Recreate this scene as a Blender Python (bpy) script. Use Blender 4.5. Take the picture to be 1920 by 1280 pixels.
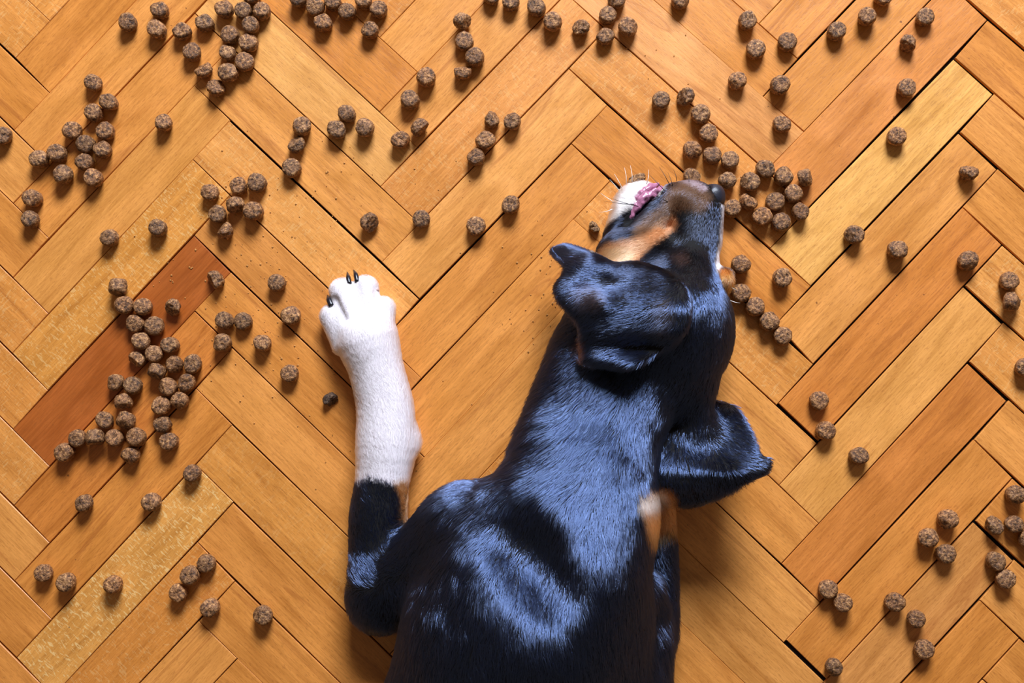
import bpy, bmesh, math, random
import numpy as np
from mathutils import Vector, Matrix, noise

SC = bpy.context.scene
for o in list(bpy.data.objects): bpy.data.objects.remove(o)

# ------------------------------------------------------------------ camera, world, lights
BW = 0.0475                     # width of one floor board in metres
F = 2200.0                      # focal length for a 1920 px wide frame
CAM = np.array([10.3817, -5.5681, 21.5621]) * BW
RX, RY, RZ = 0.0564, 0.0464, -0.0287
cam_data = bpy.data.cameras.new('camera'); cam = bpy.data.objects.new('camera', cam_data)
SC.collection.objects.link(cam); SC.camera = cam
cam_data.sensor_width = 36.0; cam_data.lens = 36.0 * F / 1920.0; cam_data.clip_start = 0.01
ROT = Matrix.Rotation(RZ, 3, 'Z') @ Matrix.Rotation(RY, 3, 'Y') @ Matrix.Rotation(RX, 3, 'X')
cam.matrix_world = Matrix.Translation(Vector(CAM)) @ ROT.to_4x4()
M3 = np.array(ROT)
U = CAM[2] / F                  # metres per pixel on the floor

def P(px, py, z=0.0):
    """point at height z (metres) that lies on the sight line of photo point (px, py)"""
    d = M3 @ np.array([(px - 960) / F, (640 - py) / F, -1.0])
    t = (z - CAM[2]) / d[2]
    return CAM + d * t

def pix(X):
    """world points (n,3) to photo coordinates, used only to look up coat colours and hair directions"""
    Q = (np.asarray(X) - CAM) @ M3
    return 960 + F * Q[:, 0] / -Q[:, 2], 640 - F * Q[:, 1] / -Q[:, 2]

def lin(r, g, b, a=1.0):
    f = lambda c: (c / 255 / 12.92) if c <= 10 else ((c / 255 + 0.055) / 1.055) ** 2.4
    return (f(r), f(g), f(b), a)

world = bpy.data.worlds.new('world'); SC.world = world; world.use_nodes = True
bg = world.node_tree.nodes['Background']
bg.inputs[0].default_value = (1.0, 0.78, 0.60, 1); bg.inputs[1].default_value = 0.13

def area(name, loc, target, sx, sy, power, color):
    l = bpy.data.lights.new(name, 'AREA'); l.shape = 'RECTANGLE'; l.size = sx; l.size_y = sy
    l.energy = power; l.color = color
    o = bpy.data.objects.new(name, l); SC.collection.objects.link(o)
    o.location = loc
    o.rotation_euler = (Vector(target) - Vector(loc)).to_track_quat('-Z', 'Y').to_euler()
    return o
CX, CY = P(960, 640)[:2]
area('window_light', (CX + 0.45, CY + 2.35, 1.70), (CX, CY, 0), 1.15, 0.95, 168, (0.80, 0.87, 1.0))
vs = SC.view_settings
vs.view_transform = 'Standard'; vs.look = 'None'; vs.gamma = 1.0; vs.exposure = 0.14; vs.use_curve_mapping = False

# ------------------------------------------------------------------ helpers
def tag(o, label=None, cat=None, group=None, kind=None):
    if label: o['label'] = label
    if cat: o['category'] = cat
    if group: o['group'] = group
    if kind: o['kind'] = kind
    return o

def mesh_obj(name, verts, faces, mat, parent=None, smooth=False):
    me = bpy.data.meshes.new(name)
    verts = np.asarray(verts, np.float32)
    if isinstance(faces, np.ndarray):
        n, k = faces.shape
        me.vertices.add(len(verts)); me.vertices.foreach_set('co', verts.ravel())
        me.loops.add(n * k); me.loops.foreach_set('vertex_index', faces.astype(np.int32).ravel())
        me.polygons.add(n); me.polygons.foreach_set('loop_start', np.arange(0, n * k, k, dtype=np.int32))
        me.update(calc_edges=True)
    else:
        me.from_pydata([tuple(v) for v in verts], [], faces); me.update()
    if smooth: me.polygons.foreach_set('use_smooth', np.ones(len(me.polygons), bool))
    if mat: me.materials.append(mat)
    o = bpy.data.objects.new(name, me); SC.collection.objects.link(o)
    if parent: o.parent = parent
    return o

class NT:
    def __init__(self, name):
        self.m = bpy.data.materials.new(name); self.m.use_nodes = True
        self.t = self.m.node_tree; self.t.nodes.clear()
    def n(self, typ, **kw):
        nd = self.t.nodes.new(typ)
        for k, v in kw.items():
            if k.startswith('i_'):
                nd.inputs[k[2:].replace('_', ' ')].default_value = v
            else: setattr(nd, k, v)
        return nd
    def l(self, a, b): self.t.links.new(a, b)
    def math(self, op, a, b=None, clamp=False):
        nd = self.n('ShaderNodeMath', operation=op, use_clamp=clamp)
        for i, v in enumerate((a, b)):
            if v is None: continue
            if hasattr(v, 'links'): self.l(v, nd.inputs[i])
            else: nd.inputs[i].default_value = v
        return nd.outputs[0]
    def ramp(self, src, pts):
        nd = self.n('ShaderNodeValToRGB'); self.l(src, nd.inputs[0])
        e = nd.color_ramp.elements
        while len(e) < len(pts): e.new(0.5)
        for i, (p, c) in enumerate(pts):
            e[i].position = p; e[i].color = c if isinstance(c, tuple) else (c, c, c, 1)
        return nd.outputs[0]
    def mix(self, mode, fac, a, b):
        nd = self.n('ShaderNodeMix', data_type='RGBA', blend_type=mode)
        for i, v in ((0, fac), (6, a), (7, b)):
            if hasattr(v, 'links'): self.l(v, nd.inputs[i])
            else: nd.inputs[i].default_value = v
        return nd.outputs[2]
    def noise(self, vec, scale, detail=3, rough=0.5, dist=0.0):
        nd = self.n('ShaderNodeTexNoise'); self.l(vec, nd.inputs['Vector'])
        nd.inputs['Scale'].default_value = scale; nd.inputs['Detail'].default_value = detail
        nd.inputs['Roughness'].default_value = rough; nd.inputs['Distortion'].default_value = dist
        return nd.outputs[0]
    def map(self, vec, scale, loc=None):
        nd = self.n('ShaderNodeMapping'); self.l(vec, nd.inputs[0]); nd.inputs['Scale'].default_value = scale
        if loc is not None: self.l(loc, nd.inputs['Location'])
        return nd.outputs[0]
    def out(self, sh):
        o = self.n('ShaderNodeOutputMaterial'); self.l(sh, o.inputs[0]); return self.m

# ------------------------------------------------------------------ materials
def wood_material():
    w = NT('beech_board')
    tc = w.n('ShaderNodeTexCoord').outputs['Object']
    oi = w.n('ShaderNodeObjectInfo')
    off = w.n('ShaderNodeCombineXYZ'); r = oi.outputs['Random']
    w.l(w.math('MULTIPLY', r, 37.0), off.inputs[0]); w.l(w.math('MULTIPLY', r, 91.0), off.inputs[1])
    w.l(w.math('MULTIPLY', r, 53.0), off.inputs[2])
    off = off.outputs[0]
    base = oi.outputs['Color']; ctl = oi.outputs['Alpha']       # alpha chooses the figure: 0 plain .. 1 heavy ray flecks
    long = w.map(tc, (7, 60, 60), off)
    broad = w.noise(long, 1.0, 3, 0.55, 1.2)                      # wide soft bands along the board
    fine = w.noise(w.map(tc, (30, 620, 620), off), 1.0, 3, 0.6, 0.4)   # fine grain lines
    cloud = w.noise(w.map(tc, (16, 26, 26), off), 1.0, 4, 0.55, 0.8)
    flecks = w.noise(w.map(tc, (210, 1500, 1500), off), 1.0, 1, 0.5)   # short dark pores
    pores = w.ramp(flecks, [(0.57, 0.0), (0.68, 1.0)])
    col = w.mix('MULTIPLY', 1.0, base, w.ramp(broad, [(0.25, (0.76, 0.68, 0.56, 1)), (0.5, (1, 1, 1, 1)), (0.75, (1.12, 1.12, 1.13, 1))]))
    col = w.mix('MULTIPLY', 1.0, col, w.ramp(fine, [(0.3, (0.84, 0.79, 0.72, 1)), (0.65, (1.07, 1.07, 1.08, 1))]))
    col = w.mix('MULTIPLY', 1.0, col, w.ramp(cloud, [(0.3, (0.90, 0.87, 0.80, 1)), (0.7, (1.10, 1.10, 1.12, 1))]))
    col = w.mix('MIX', w.math('MULTIPLY', pores, 0.34), col, lin(140, 78, 34))
    # heartwood streak in some boards
    st = w.noise(w.map(tc, (3.2, 42, 42), off), 1.0, 2, 0.5, 1.6)
    streak = w.ramp(st, [(0.635, 0.0), (0.67, 1.0), (0.69, 0.4), (0.76, 0.15)])
    col = w.mix('MIX', w.math('MULTIPLY', streak, 0.42), col, lin(158, 84, 34))
    # pale ray flecks running across the grain
    rayn = w.noise(w.map(tc, (430, 120, 120), off), 1.0, 2, 0.5, 1.5)
    ray = w.math('MULTIPLY', w.ramp(rayn, [(0.56, 0.0), (0.64, 1.0)]), w.math('MULTIPLY', ctl, 0.6))
    col = w.mix('MIX', ray, col, lin(246, 208, 140))
    # tiny pinholes and dirt
    dirt = w.noise(w.map(tc, (190, 190, 190), off), 1.0, 1, 0.5)
    col = w.mix('MIX', w.math('MULTIPLY', w.ramp(dirt, [(0.80, 0.0), (0.83, 1.0)]), 0.7), col, lin(96, 54, 28))
    p = w.n('ShaderNodeBsdfPrincipled'); w.l(col, p.inputs['Base Color'])
    w.l(w.ramp(cloud, [(0.3, 0.30), (0.7, 0.42)]), p.inputs['Roughness'])
    p.inputs['Specular IOR Level'].default_value = 0.45
    b = w.n('ShaderNodeBump'); b.inputs['Strength'].default_value = 0.16; b.inputs['Distance'].default_value = 0.0006
    w.l(w.math('ADD', fine, w.math('MULTIPLY', pores, -0.5)), b.inputs['Height']); w.l(b.outputs[0], p.inputs['Normal'])
    return w.out(p.outputs[0])

def plain(name, col, rough=0.6, spec=0.4, bump=None):
    w = NT(name); p = w.n('ShaderNodeBsdfPrincipled')
    tc = w.n('ShaderNodeTexCoord').outputs['Object']
    n = w.noise(tc, bump[0] if bump else 300, 3)
    w.l(w.mix('MULTIPLY', 1.0, col, w.ramp(n, [(0.3, 0.8), (0.7, 1.15)])), p.inputs['Base Color'])
    p.inputs['Roughness'].default_value = rough; p.inputs['Specular IOR Level'].default_value = spec
    if bump:
        b = w.n('ShaderNodeBump'); b.inputs['Strength'].default_value = bump[1]; b.inputs['Distance'].default_value = bump[2]
        w.l(n, b.inputs['Height']); w.l(b.outputs[0], p.inputs['Normal'])
    return w.out(p.outputs[0])

def kibble_material():
    w = NT('kibble_crumb')
    tc = w.n('ShaderNodeTexCoord').outputs['Object']; oi = w.n('ShaderNodeObjectInfo')
    off = w.n('ShaderNodeCombineXYZ'); w.l(w.math('MULTIPLY', oi.outputs['Random'], 9.0), off.inputs[0])
    v = w.map(tc, (1, 1, 1), off.outputs[0])
    n1 = w.noise(v, 420, 4, 0.7); n2 = w.noise(v, 900, 2, 0.5)
    col = w.ramp(n1, [(0.36, lin(46, 29, 18)), (0.48, lin(104, 73, 48)), (0.58, lin(140, 104, 72)), (0.72, lin(196, 158, 110))])
    sp = w.ramp(n2, [(0.66, 0.0), (0.72, 1.0)])
    col = w.mix('MIX', w.math('MULTIPLY', sp, 0.55), col, lin(206, 168, 104))
    col = w.mix('MULTIPLY', 1.0, col, oi.outputs['Color'])
    p = w.n('ShaderNodeBsdfPrincipled'); w.l(col, p.inputs['Base Color'])
    p.inputs['Roughness'].default_value = 0.5; p.inputs['Specular IOR Level'].default_value = 0.45
    b = w.n('ShaderNodeBump'); b.inputs['Strength'].default_value = 1.0; b.inputs['Distance'].default_value = 0.0016
    w.l(n1, b.inputs['Height']); w.l(b.outputs[0], p.inputs['Normal'])
    return w.out(p.outputs[0])

WOOD = wood_material(); KIB = kibble_material()
DARK = plain('gap_dirt', lin(22, 18, 18), 0.9, 0.1, (200, 0.3, 0.001))

# ------------------------------------------------------------------ parquet floor
# measured joints: lattice (a, b) in board widths along the two board directions -> photo point
J = [((0,0),(27,244)),((1,-1),(30,109)),((-1,1),(25,381)),((-2,2),(25,521)),((-3,3),(23.5,662)),((-4,4),(25,804.5)),((-5,5),(27,947)),((-6,6),(28.5,1088)),((-7,7),(32,1232)),
((1,0),(92,175)),((2,-1),(93,40)),((-1,2),(91,446)),((-2,3),(90,587)),((-3,4),(88,732)),((-4,5),(92,873.5)),((-5,6),(92,1017)),((-6,7),(96,1161)),
((4,1),(365,25)),((3,2),(364.5,160.5)),((3,3),(431,225)),((2,3),(361,299)),((2,4),(430,366)),((1,4),(364.5,442)),((1,5),(432,511)),((0,6),(435,652)),((-1,6),(368,729)),((-1,7),(434,796)),((-2,7),(367,872)),((-2,8),(437,941)),((-3,8),(370,1016)),((-3,9),(439,1090)),((-4,9),(373,1164)),
((6,4),(712,70.5)),((5,5),(712,210)),((4,6),(713,350)),((3,7),(716.6,490.5)),((6,5),(783.5,135)),((5,6),(781,275)),((3,8),(786,559)),((2,9),(789.5,709)),((1,10),(796,858)),
((8,7),(1066.6,129)),((7,8),(1072,269)),((8,8),(1138,198)),((7,9),(1144,339)),
((11,9),(1423,45)),((10,10),(1430,182)),((9,11),(1437,318)),((8,12),(1444,465)),((7,13),(1458,605)),((6,14),(1457,759)),((5,15),(1461,910)),((4,16),(1466,1057)),((3,17),(1470,1204)),
((11,10),(1495,111)),((10,11),(1508,247)),((9,12),(1516,390)),((8,13),(1519.5,537)),((7,14),(1524,683)),((6,15),(1532,830)),((5,16),(1535,982)),((4,17),(1537,1130)),((3,18),(1545,1278)),
((13,12),(1791.6,109)),((12,13),(1800.6,248.6)),((11,14),(1806,388)),((10,15),(1809.7,535)),((9,16),(1818.5,678)),((8,17),(1827.6,823)),((7,18),(1829,976.6)),((6,19),(1837.6,1124.5)),((5,20),(1842.7,1273)),
((13,13),(1863,175)),((14,12),(1851,37.6)),((12,14),(1870,317)),((11,15),(1878,459.6)),((10,16),(1879.6,604.7)),((9,17),(1889.7,749)),((8,18),(1897,895)),((7,19),(1901,1048)),((6,20),(1911,1196.7))]
JA = np.array([j[0] for j in J], float)
S2 = 2 ** -0.5
def lat(a, b): return np.array([(a + b) * S2 * BW, (a - b) * S2 * BW])
JR = np.array([P(*j[1])[:2] for j in J]) - np.array([lat(*j[0]) for j in J])
def joint(a, b):
    d2 = ((JA - (a, b)) ** 2).sum(1)
    k1 = np.exp(-d2 / (2 * 0.45 ** 2)); k2 = 0.02 * np.exp(-d2 / (2 * 2.2 ** 2)); k = k1 + k2
    return lat(a, b) + (k[:, None] * JR).sum(0) / (k.sum() + 1e-3)

floor_bm_v = []
c0 = np.array([P(x, y)[:2] for x, y in ((-900, -900), (2820, -900), (2820, 2180), (-900, 2180))])
fv = [(x, y, -0.0035) for x, y in c0] + [(x, y, -0.03) for x, y in c0]
floor = mesh_obj('floor', fv, [(3, 2, 1, 0), (4, 5, 6, 7), (0, 1, 5, 4), (1, 2, 6, 5), (2, 3, 7, 6), (3, 0, 4, 7)], DARK)
tag(floor, kind='structure'); floor['label'] = 'herringbone parquet floor of amber beech boards'; floor['category'] = 'floor'

WIDE = {(6,14):('L',5),(3,17):('L',7),(8,12):('R',4),(7,13):('R',3),(5,15):('R',5),(4,16):('R',5),(2,18):('R',5),(3,17.5):('R',4),
        (5,5.5):('L',3)}
TONE = [   # photo point near a board's middle -> sRGB tone, figure
 (230,640,(170,94,44),0.0),(230,760,(202,128,64),0),(60,90,(202,132,76),0),(30,200,(206,142,84),0),(560,560,(206,140,78),0),(250,1060,(216,156,88),1.0),
 (280,390,(214,150,84),0),(180,520,(212,148,78),0.6),(150,620,(206,140,76),0.5),(620,800,(206,136,72),0),(560,780,(210,142,76),0),(900,170,(216,148,86),0.3),
 (960,250,(222,168,104),1.0),(880,260,(206,132,66),0.3),(1600,230,(228,176,112),0),(1640,120,(214,142,82),0),(1700,330,(229,174,106),0),(1640,640,(208,134,70),0),
 (1700,560,(222,160,98),0),(1640,780,(222,160,94),0),(1680,830,(226,168,102),0),(1680,920,(204,130,68),0),(1700,1010,(212,142,76),0),(1700,1150,(204,142,84),0),(1780,1220,(202,132,78),0),
 (1400,1050,(222,160,90),0.8),(1320,1150,(210,148,86),0),(900,560,(222,140,66),0.1),(1000,700,(220,134,58),0),(620,100,(226,170,112),0),(560,200,(224,166,104),0),
 (1880,260,(208,146,80),0.5),(1890,420,(206,140,72),0.4),(20,720,(212,156,90),0),(30,880,(214,158,92),0),(30,1010,(216,158,92),0),(700,830,(206,138,74),0),
 (520,1030,(214,148,80),0.2),(340,1230,(208,144,78),0),(1480,30,(228,172,106),0),(1330,150,(220,156,100),0),(1500,330,(222,164,104),0),(60,980,(206,134,66),0)]
rnd = random.Random(5)
def board(kind, a, b):
    if kind == '/': c = [(a, b + 1), (a + 5, b + 1), (a + 5, b), (a, b)]      # long axis = first edge
    else: c = [(a, b), (a, b + 5), (a + 1, b + 5), (a + 1, b)]
    q = np.array([joint(*p) for p in c])
    mid = q.mean(0)
    mx, my = pix(np.array([[mid[0], mid[1], 0.0]])); mx, my = mx[0], my[0]
    if not (-560 < mx < 2480 and -520 < my < 1800): return
    ax = (q[1] - q[0]) + (q[2] - q[3]); ax /= np.linalg.norm(ax)
    ang = math.atan2(ax[1], ax[0])
    R = np.array([[math.cos(ang), math.sin(ang)], [-math.sin(ang), math.cos(ang)]])
    l = (q - mid) @ R.T
    g = [U * rnd.choice((0.15, 0.2, 0.3, 0.5, 0.9)) for _ in range(4)]       # clearance bottom, right end, top, left end
    if mx > 1350: g = [x * 1.5 + 0.3 * U for x in g]
    if kind == '/' and (a, b) in WIDE:
        s, n = WIDE[(a, b)]; g[3 if s == 'L' else 1] = n * U
    if kind == '\\' and (a, b) in ((-3, 8), (2, 3)): g[2 if a == -3 else 2] = 2.2 * U
    l[0] += (g[3], g[0]); l[1] += (-g[1], g[0]); l[2] += (-g[1], -g[2]); l[3] += (g[3], -g[2])
    bv = 0.00045; v = []
    for dz, ins in ((-0.0036, 0), (-bv, 0), (0, bv)):
        for (x, y), (sx, sy) in zip(l, ((1, 1), (-1, 1), (-1, -1), (1, -1))):
            v.append((x + sx * ins, y + sy * ins, dz))
    f = [(8, 9, 10, 11)]
    for r in (0, 4):
        for i in range(4): j = (i + 1) % 4; f.append((r + i, r + j, r + 4 + j, r + 4 + i))
    f.append((3, 2, 1, 0))
    o = mesh_obj('floor_board', v, f, WOOD, floor)
    o.location = (mid[0], mid[1], rnd.uniform(-0.00025, 0.0)); o.rotation_euler = (0, 0, ang)
    best = min(TONE, key=lambda t: (t[0] - mx) ** 2 + (t[1] - my) ** 2)
    d = math.hypot(best[0] - mx, best[1] - my)
    if d < 75: col, fig = best[2], best[3]
    else:
        t = rnd.random(); k = rnd.uniform(-0.6, 1.0)
        col = (214 + 10 * k, 146 + 14 * k, 80 + 16 * k); fig = rnd.choice((0, 0, 0, 0.35))
    c = lin(*col); o.color = (min(1, c[0] * 1.06), c[1] * 0.99, c[2] * 0.74, fig)
    return o
for a in range(-14, 26):
    for b in range(-14, 32):
        if (a + b) % 10 == 0: board('/', a, b)
        if (a + b) % 10 == 5: board('\\', a, b)

# ------------------------------------------------------------------ kibble
def kibble_mesh(name, seed, ra, rb, h, chunk=None, bite=0.0, nu=30, nv=18):
    """rounded pellet: squashed cylinder, lumpy, optionally with a broken side; unit = metres, centred on its middle"""
    rn = random.Random(seed); v = []; f = []
    o3 = Vector((seed * 3.1, seed * 1.7, seed * 0.9))
    n_exp = 4.4
    for i in range(nv + 1):
        ph = -math.pi / 2 + math.pi * i / nv
        for j in range(nu):
            th = 2 * math.pi * j / nu
            if i in (0, nv) and j > 0: continue
            c, s = math.cos(ph), math.sin(ph)
            k = (abs(c) ** n_exp + abs(s) ** n_exp) ** (-1 / n_exp)
            p = Vector((ra * k * c * math.cos(th), rb * k * c * math.sin(th), h * k * s))
            if chunk:
                d = Vector(chunk[:3]).normalized(); t = p.dot(d) - chunk[3]
                if t > 0: p -= d * t * 0.85
            q = p / 0.0075
            a = noise.noise(q * 1.3 + o3) * 0.0007 + noise.noise(q * 3.6 + o3) * 0.00055 + noise.noise(q * 8 + o3) * 0.0003
            if bite: a += abs(noise.noise(q * 2.2 + o3 * 2)) * -bite
            p += p.normalized() * a
            v.append(p)
    idx = lambda i, j: 0 if i == 0 else (1 + (nv - 1) * nu if i == nv else 1 + (i - 1) * nu + j % nu)
    for i in range(nv):
        for j in range(nu):
            if i == 0: f.append((idx(0, 0), idx(1, j + 1), idx(1, j)))
            elif i == nv - 1: f.append((idx(i, j), idx(i, j + 1), idx(nv, 0)))
            else: f.append((idx(i, j), idx(i, j + 1), idx(i + 1, j + 1), idx(i + 1, j)))
    me = bpy.data.meshes.new(name); me.from_pydata([tuple(x) for x in v], [], f); me.update()
    me.polygons.foreach_set('use_smooth', np.ones(len(f), bool)); me.materials.append(KIB)
    return me
R0 = 16.7 * U
V_ROUND = [kibble_mesh('kibble', 1, R0, R0 * .97, R0 * .74), kibble_mesh('kibble', 2, R0 * 1.03, R0 * .94, R0 * .70),
           kibble_mesh('kibble', 3, R0 * .96, R0 * 1.0, R0 * .80), kibble_mesh('kibble', 4, R0 * 1.0, R0 * 1.0, R0 * .66),
           kibble_mesh('kibble', 5, R0 * .98, R0 * 1.02, R0 * .74, (0.3, -0.6, 0.7, R0 * .72)),
           kibble_mesh('kibble', 6, R0 * 1.0, R0 * .93, R0 * .78, (-0.5, 0.5, 0.8, R0 * .74))]
V_ODD = [kibble_mesh('kibble', 11, R0 * 1.08, R0 * .9, R0 * .74, (0.2, 0.7, 0.5, R0 * .45), 0.0016),
         kibble_mesh('kibble', 12, R0 * 1.0, R0 * .95, R0 * .78, (-0.7, 0.2, 0.6, R0 * .42), 0.0022),
         kibble_mesh('kibble', 13, R0 * 1.05, R0 * .88, R0 * .8, (0.6, -0.5, 0.5, R0 * .40), 0.0018)]
V_FRAG = [kibble_mesh('kibble_fragment', 21, R0 * .62, R0 * .78, R0 * .45, (1, 0.3, 0.4, R0 * .3), 0.0030),
          kibble_mesh('kibble_fragment', 22, R0 * 1.15, R0 * .62, R0 * .50, (-0.3, 0.5, 0.8, R0 * .28), 0.0032),
          kibble_mesh('kibble_fragment', 23, R0 * .92, R0 * .80, R0 * .50, (0.2, -0.9, 0.6, R0 * .28), 0.0034)]

CL = [   # where the cluster is, its kibbles (photo point, optional code s = on its side, o = odd shape)
 ('loose curve in the top left corner', [(240,43),(300,20),(295,56),(342,60),(384,44),(360,98),(382,131,'o'),(406,164,'o')]),
 ('dense strand at the upper left edge', [(472,-8),(421,18),(459,20),(489,23),(471,49),(432,66),(467,79),(427,100),(459,115),(429,138)]),
 ('bunch on the top edge', [(563,-1),(591,13),(624,6),(650,22),(605,42),(683,3),(709,18),(694,57)]),
 ('branching heap at the upper left', [(175,156),(204,192),(176,212),(139,248),(197.5,246),(160,271),(191,280.5),(108.5,288),(74.5,299),(160.5,304),(120,327.5),(175,332)]),
 ('three along the left edge', [(5,255),(61.5,372),(58,411.5)]),
 ('three spaced between the left heaps', [(307.5,231),(297,428),(205.5,446)]),
 ('short upright line above the paw', [(566.5,237),(556.5,271,'o'),(547,315)]),
 ('triangle right of the short line', [(650,215),(632,243),(685,240)]),
 ('seven above the red-brown board', [(394,361),(448.5,349),(481,343),(443.5,385,'s'),(475.5,396),(409,403),(421,430,'o')]),
 ('chain crossing the red-brown board', [(224,540,'s'),(234,571),(267.5,578),(325,576,'o'),(257.5,607),(287,613),(269.5,638),(317.5,647.5),(289.5,664),(256.5,673.5,'o')]),
 ('right arm below the red-brown board', [(329,683.5),(358.5,682.5),(298,694,'s'),(314,722),(351,716),(337,750),(304.5,761),(306,796),(316.5,826)]),
 ('left arm below the red-brown board', [(217.5,717),(250,723),(235,761,'s'),(196,788),(241,788,'s'),(252,816),(214,821),(182.5,820,'s'),(147,822),(247,848),(123,847)]),
 ('scatter left of the white paw', [(403,524,'o'),(519,530),(546,592),(421,601),(456,602),(417.5,642.5),(492.5,643),(543,700)]),
 ('three spaced below the left heap', [(361,887),(158.5,943),(285,941)]),
 ('low row at the bottom left', [(82,1074),(125,1091),(212.5,1095)]),
 ('group left of the dog elbow', [(386,1057),(359,1077),(335,1111),(395,1139),(494,1152)]),
 ('descending row at the top middle', [(921,-7),(958,4),(1006,14),(1036,42),(1089,52,'o')]),
 ('winding line in the upper middle', [(867,41,'s2'),(871,79),(888,108),(870,133,'o'),(799.5,146),(769,188),(787,240,'o'),(751,262)]),
 ('diagonal four in the upper middle', [(923,224,'o'),(961,228),(910,265),(893,294.5)]),
 ('spaced row left of the muzzle', [(693,417,'o'),(790,410.5),(892.5,424),(957.5,384)]),
 ('top edge group above the head', [(1139.5,29),(1156,0),(1177,52),(1135,69.5),(1275,1)]),
 ('open scatter above the nose pile', [(1401,39),(1417,93),(1476,79),(1382,152),(1462,160.5),(1466,233)]),
 ('spaced ones at the top right', [(1656,-6),(1625,32),(1568,59),(1734.5,32),(1702,82,'o'),(1700,165),(1681,256),(1816,322.5,'o')]),
 ('curved line leading to the nose', [(1239,189),(1285,182,'o'),(1313.5,215),(1328.5,250),(1297.5,281.5),(1335,291.5),(1369,300.5),(1363,339),(1297,331)]),
 ('pile right of the nose', [(1410,341),(1434,322),(1466.5,332.5),(1508.5,334,'s2'),(1485.5,361),(1403.5,375,'o'),(1452,379.5),(1373,391),(1431,405.5),(1500,397),(1462.5,416.5)]),
 ('string right of the forehead', [(1387.5,497),(1466,521),(1362,518),(1391.5,551),(1417,577),(1441,602),(1465,627)]),
 ('spaced ones by the right edge', [(1601,440),(1682,468.5),(1813.5,489),(1892,527),(1895,566,'s2'),(1922,689)]),
 ('three right of the dog ear', [(1536,751),(1548,807),(1610,855)]),
 ('lower right edge group', [(1903,927),(1867,984,'o'),(1901.5,985),(1924,1006)]),
 ('group of five at lower right', [(1776,972.5),(1739.5,1008),(1773,1038),(1867,1053),(1884,1084)]),
 ('scatter in the bottom right corner', [(1553,1105),(1579,1129),(1677,1128),(1717,1160),(1732,1217),(1563,1250)]),
]
ORD = ['topmost', 'second from the top', 'third from the top', 'fourth from the top', 'fifth from the top', 'sixth from the top', 'seventh from the top',
       'eighth from the top', 'ninth from the top', 'tenth from the top', 'eleventh from the top', 'twelfth from the top']
kd = []
for ci, (where, pts) in enumerate(CL):
    order = sorted(range(len(pts)), key=lambda i: pts[i][1])
    for i, p in enumerate(pts):
        k = order.index(i); n = len(pts)
        word = 'lowest' if k == n - 1 else ORD[k]
        if n == 3: word = ('topmost', 'middle one', 'lowest')[k]
        kd.append(dict(px=p[0], py=p[1], code=p[2] if len(p) > 2 else 'r', label=word + ' in the ' + where, group=where))
zmid = R0 * 0.8
pos = np.array([P(k['px'], k['py'], zmid)[:2] for k in kd])
rr = random.Random(11)
scl = np.array([rr.uniform(0.97, 1.09) for _ in kd])
for it in range(60):            # touching neighbours push each other apart instead of overlapping
    D = pos[:, None] - pos[None]; d = np.sqrt((D ** 2).sum(2)) + np.eye(len(pos))
    need = R0 * (scl[:, None] + scl[None]) * 1.03 - d; np.fill_diagonal(need, 0); need[need < 0] = 0
    pos += (D / d[..., None] * need[..., None] * 0.25).sum(1)
def low(me, M): return min((M @ v.co).z for v in me.vertices)
for k, (x, y), s in zip(kd, pos, scl):
    c = k['code']
    me = rr.choice(V_ODD if c == 'o' else V_ROUND)
    o = bpy.data.objects.new('kibble', me); SC.collection.objects.link(o)
    rz = rr.uniform(0, 2 * math.pi)
    if c[0] == 's': M = Matrix.Rotation(rr.uniform(-.4, .4) + (1.5 if c == 's2' else 0), 3, 'Z') @ Matrix.Rotation(rr.uniform(1.0, 1.35), 3, 'X') @ Matrix.Rotation(rz, 3, 'Z')
    elif c == 'o': M = Matrix.Rotation(rz, 3, 'Z') @ Matrix.Rotation(rr.uniform(-.5, .5), 3, 'X')
    else: M = Matrix.Rotation(rz, 3, 'Z') @ Matrix.Rotation(rr.uniform(-.16, .22), 3, 'X') @ Matrix.Rotation(rr.uniform(0, 6.3), 3, 'Z')
    o.rotation_euler = M.to_euler(); o.scale = (s, s, s)
    o.location = (x, y, -low(me, M) * s + 0.0001)
    g = rr.uniform(1.05, 1.6); wv = rr.uniform(-0.05, 0.05)
    o.color = (g * (1.12 + wv), g * 0.98, g * (0.80 - wv), 1)
    pre = {'r': 'round kibble, ', 's': 'kibble on its side, ', 'o': 'misshapen kibble, '}[c[0]]
    tag(o, pre + k['label'], 'kibble', 'dog kibble, ' + k['group'])
for i, (px, py, lab) in enumerate([(1115, 425, 'crumbly bitten piece of kibble on the floor left of the dog cheek'),
                                   (1193, 336, 'crumbly bitten piece of kibble touching the white chin of the dog'),
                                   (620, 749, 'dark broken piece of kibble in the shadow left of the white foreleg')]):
    o = bpy.data.objects.new('kibble_fragment', V_FRAG[i]); SC.collection.objects.link(o)
    M = Matrix.Rotation((0.4, 0.35, 0.5)[i], 3, 'Z'); o.rotation_euler = M.to_euler()
    x, y, _ = P(px, py, 0.004); o.location = (x, y, -low(V_FRAG[i], M) + 0.0001)
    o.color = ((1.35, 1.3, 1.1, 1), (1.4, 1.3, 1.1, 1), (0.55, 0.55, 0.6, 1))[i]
    tag(o, lab, 'kibble', 'broken kibble pieces')

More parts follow.
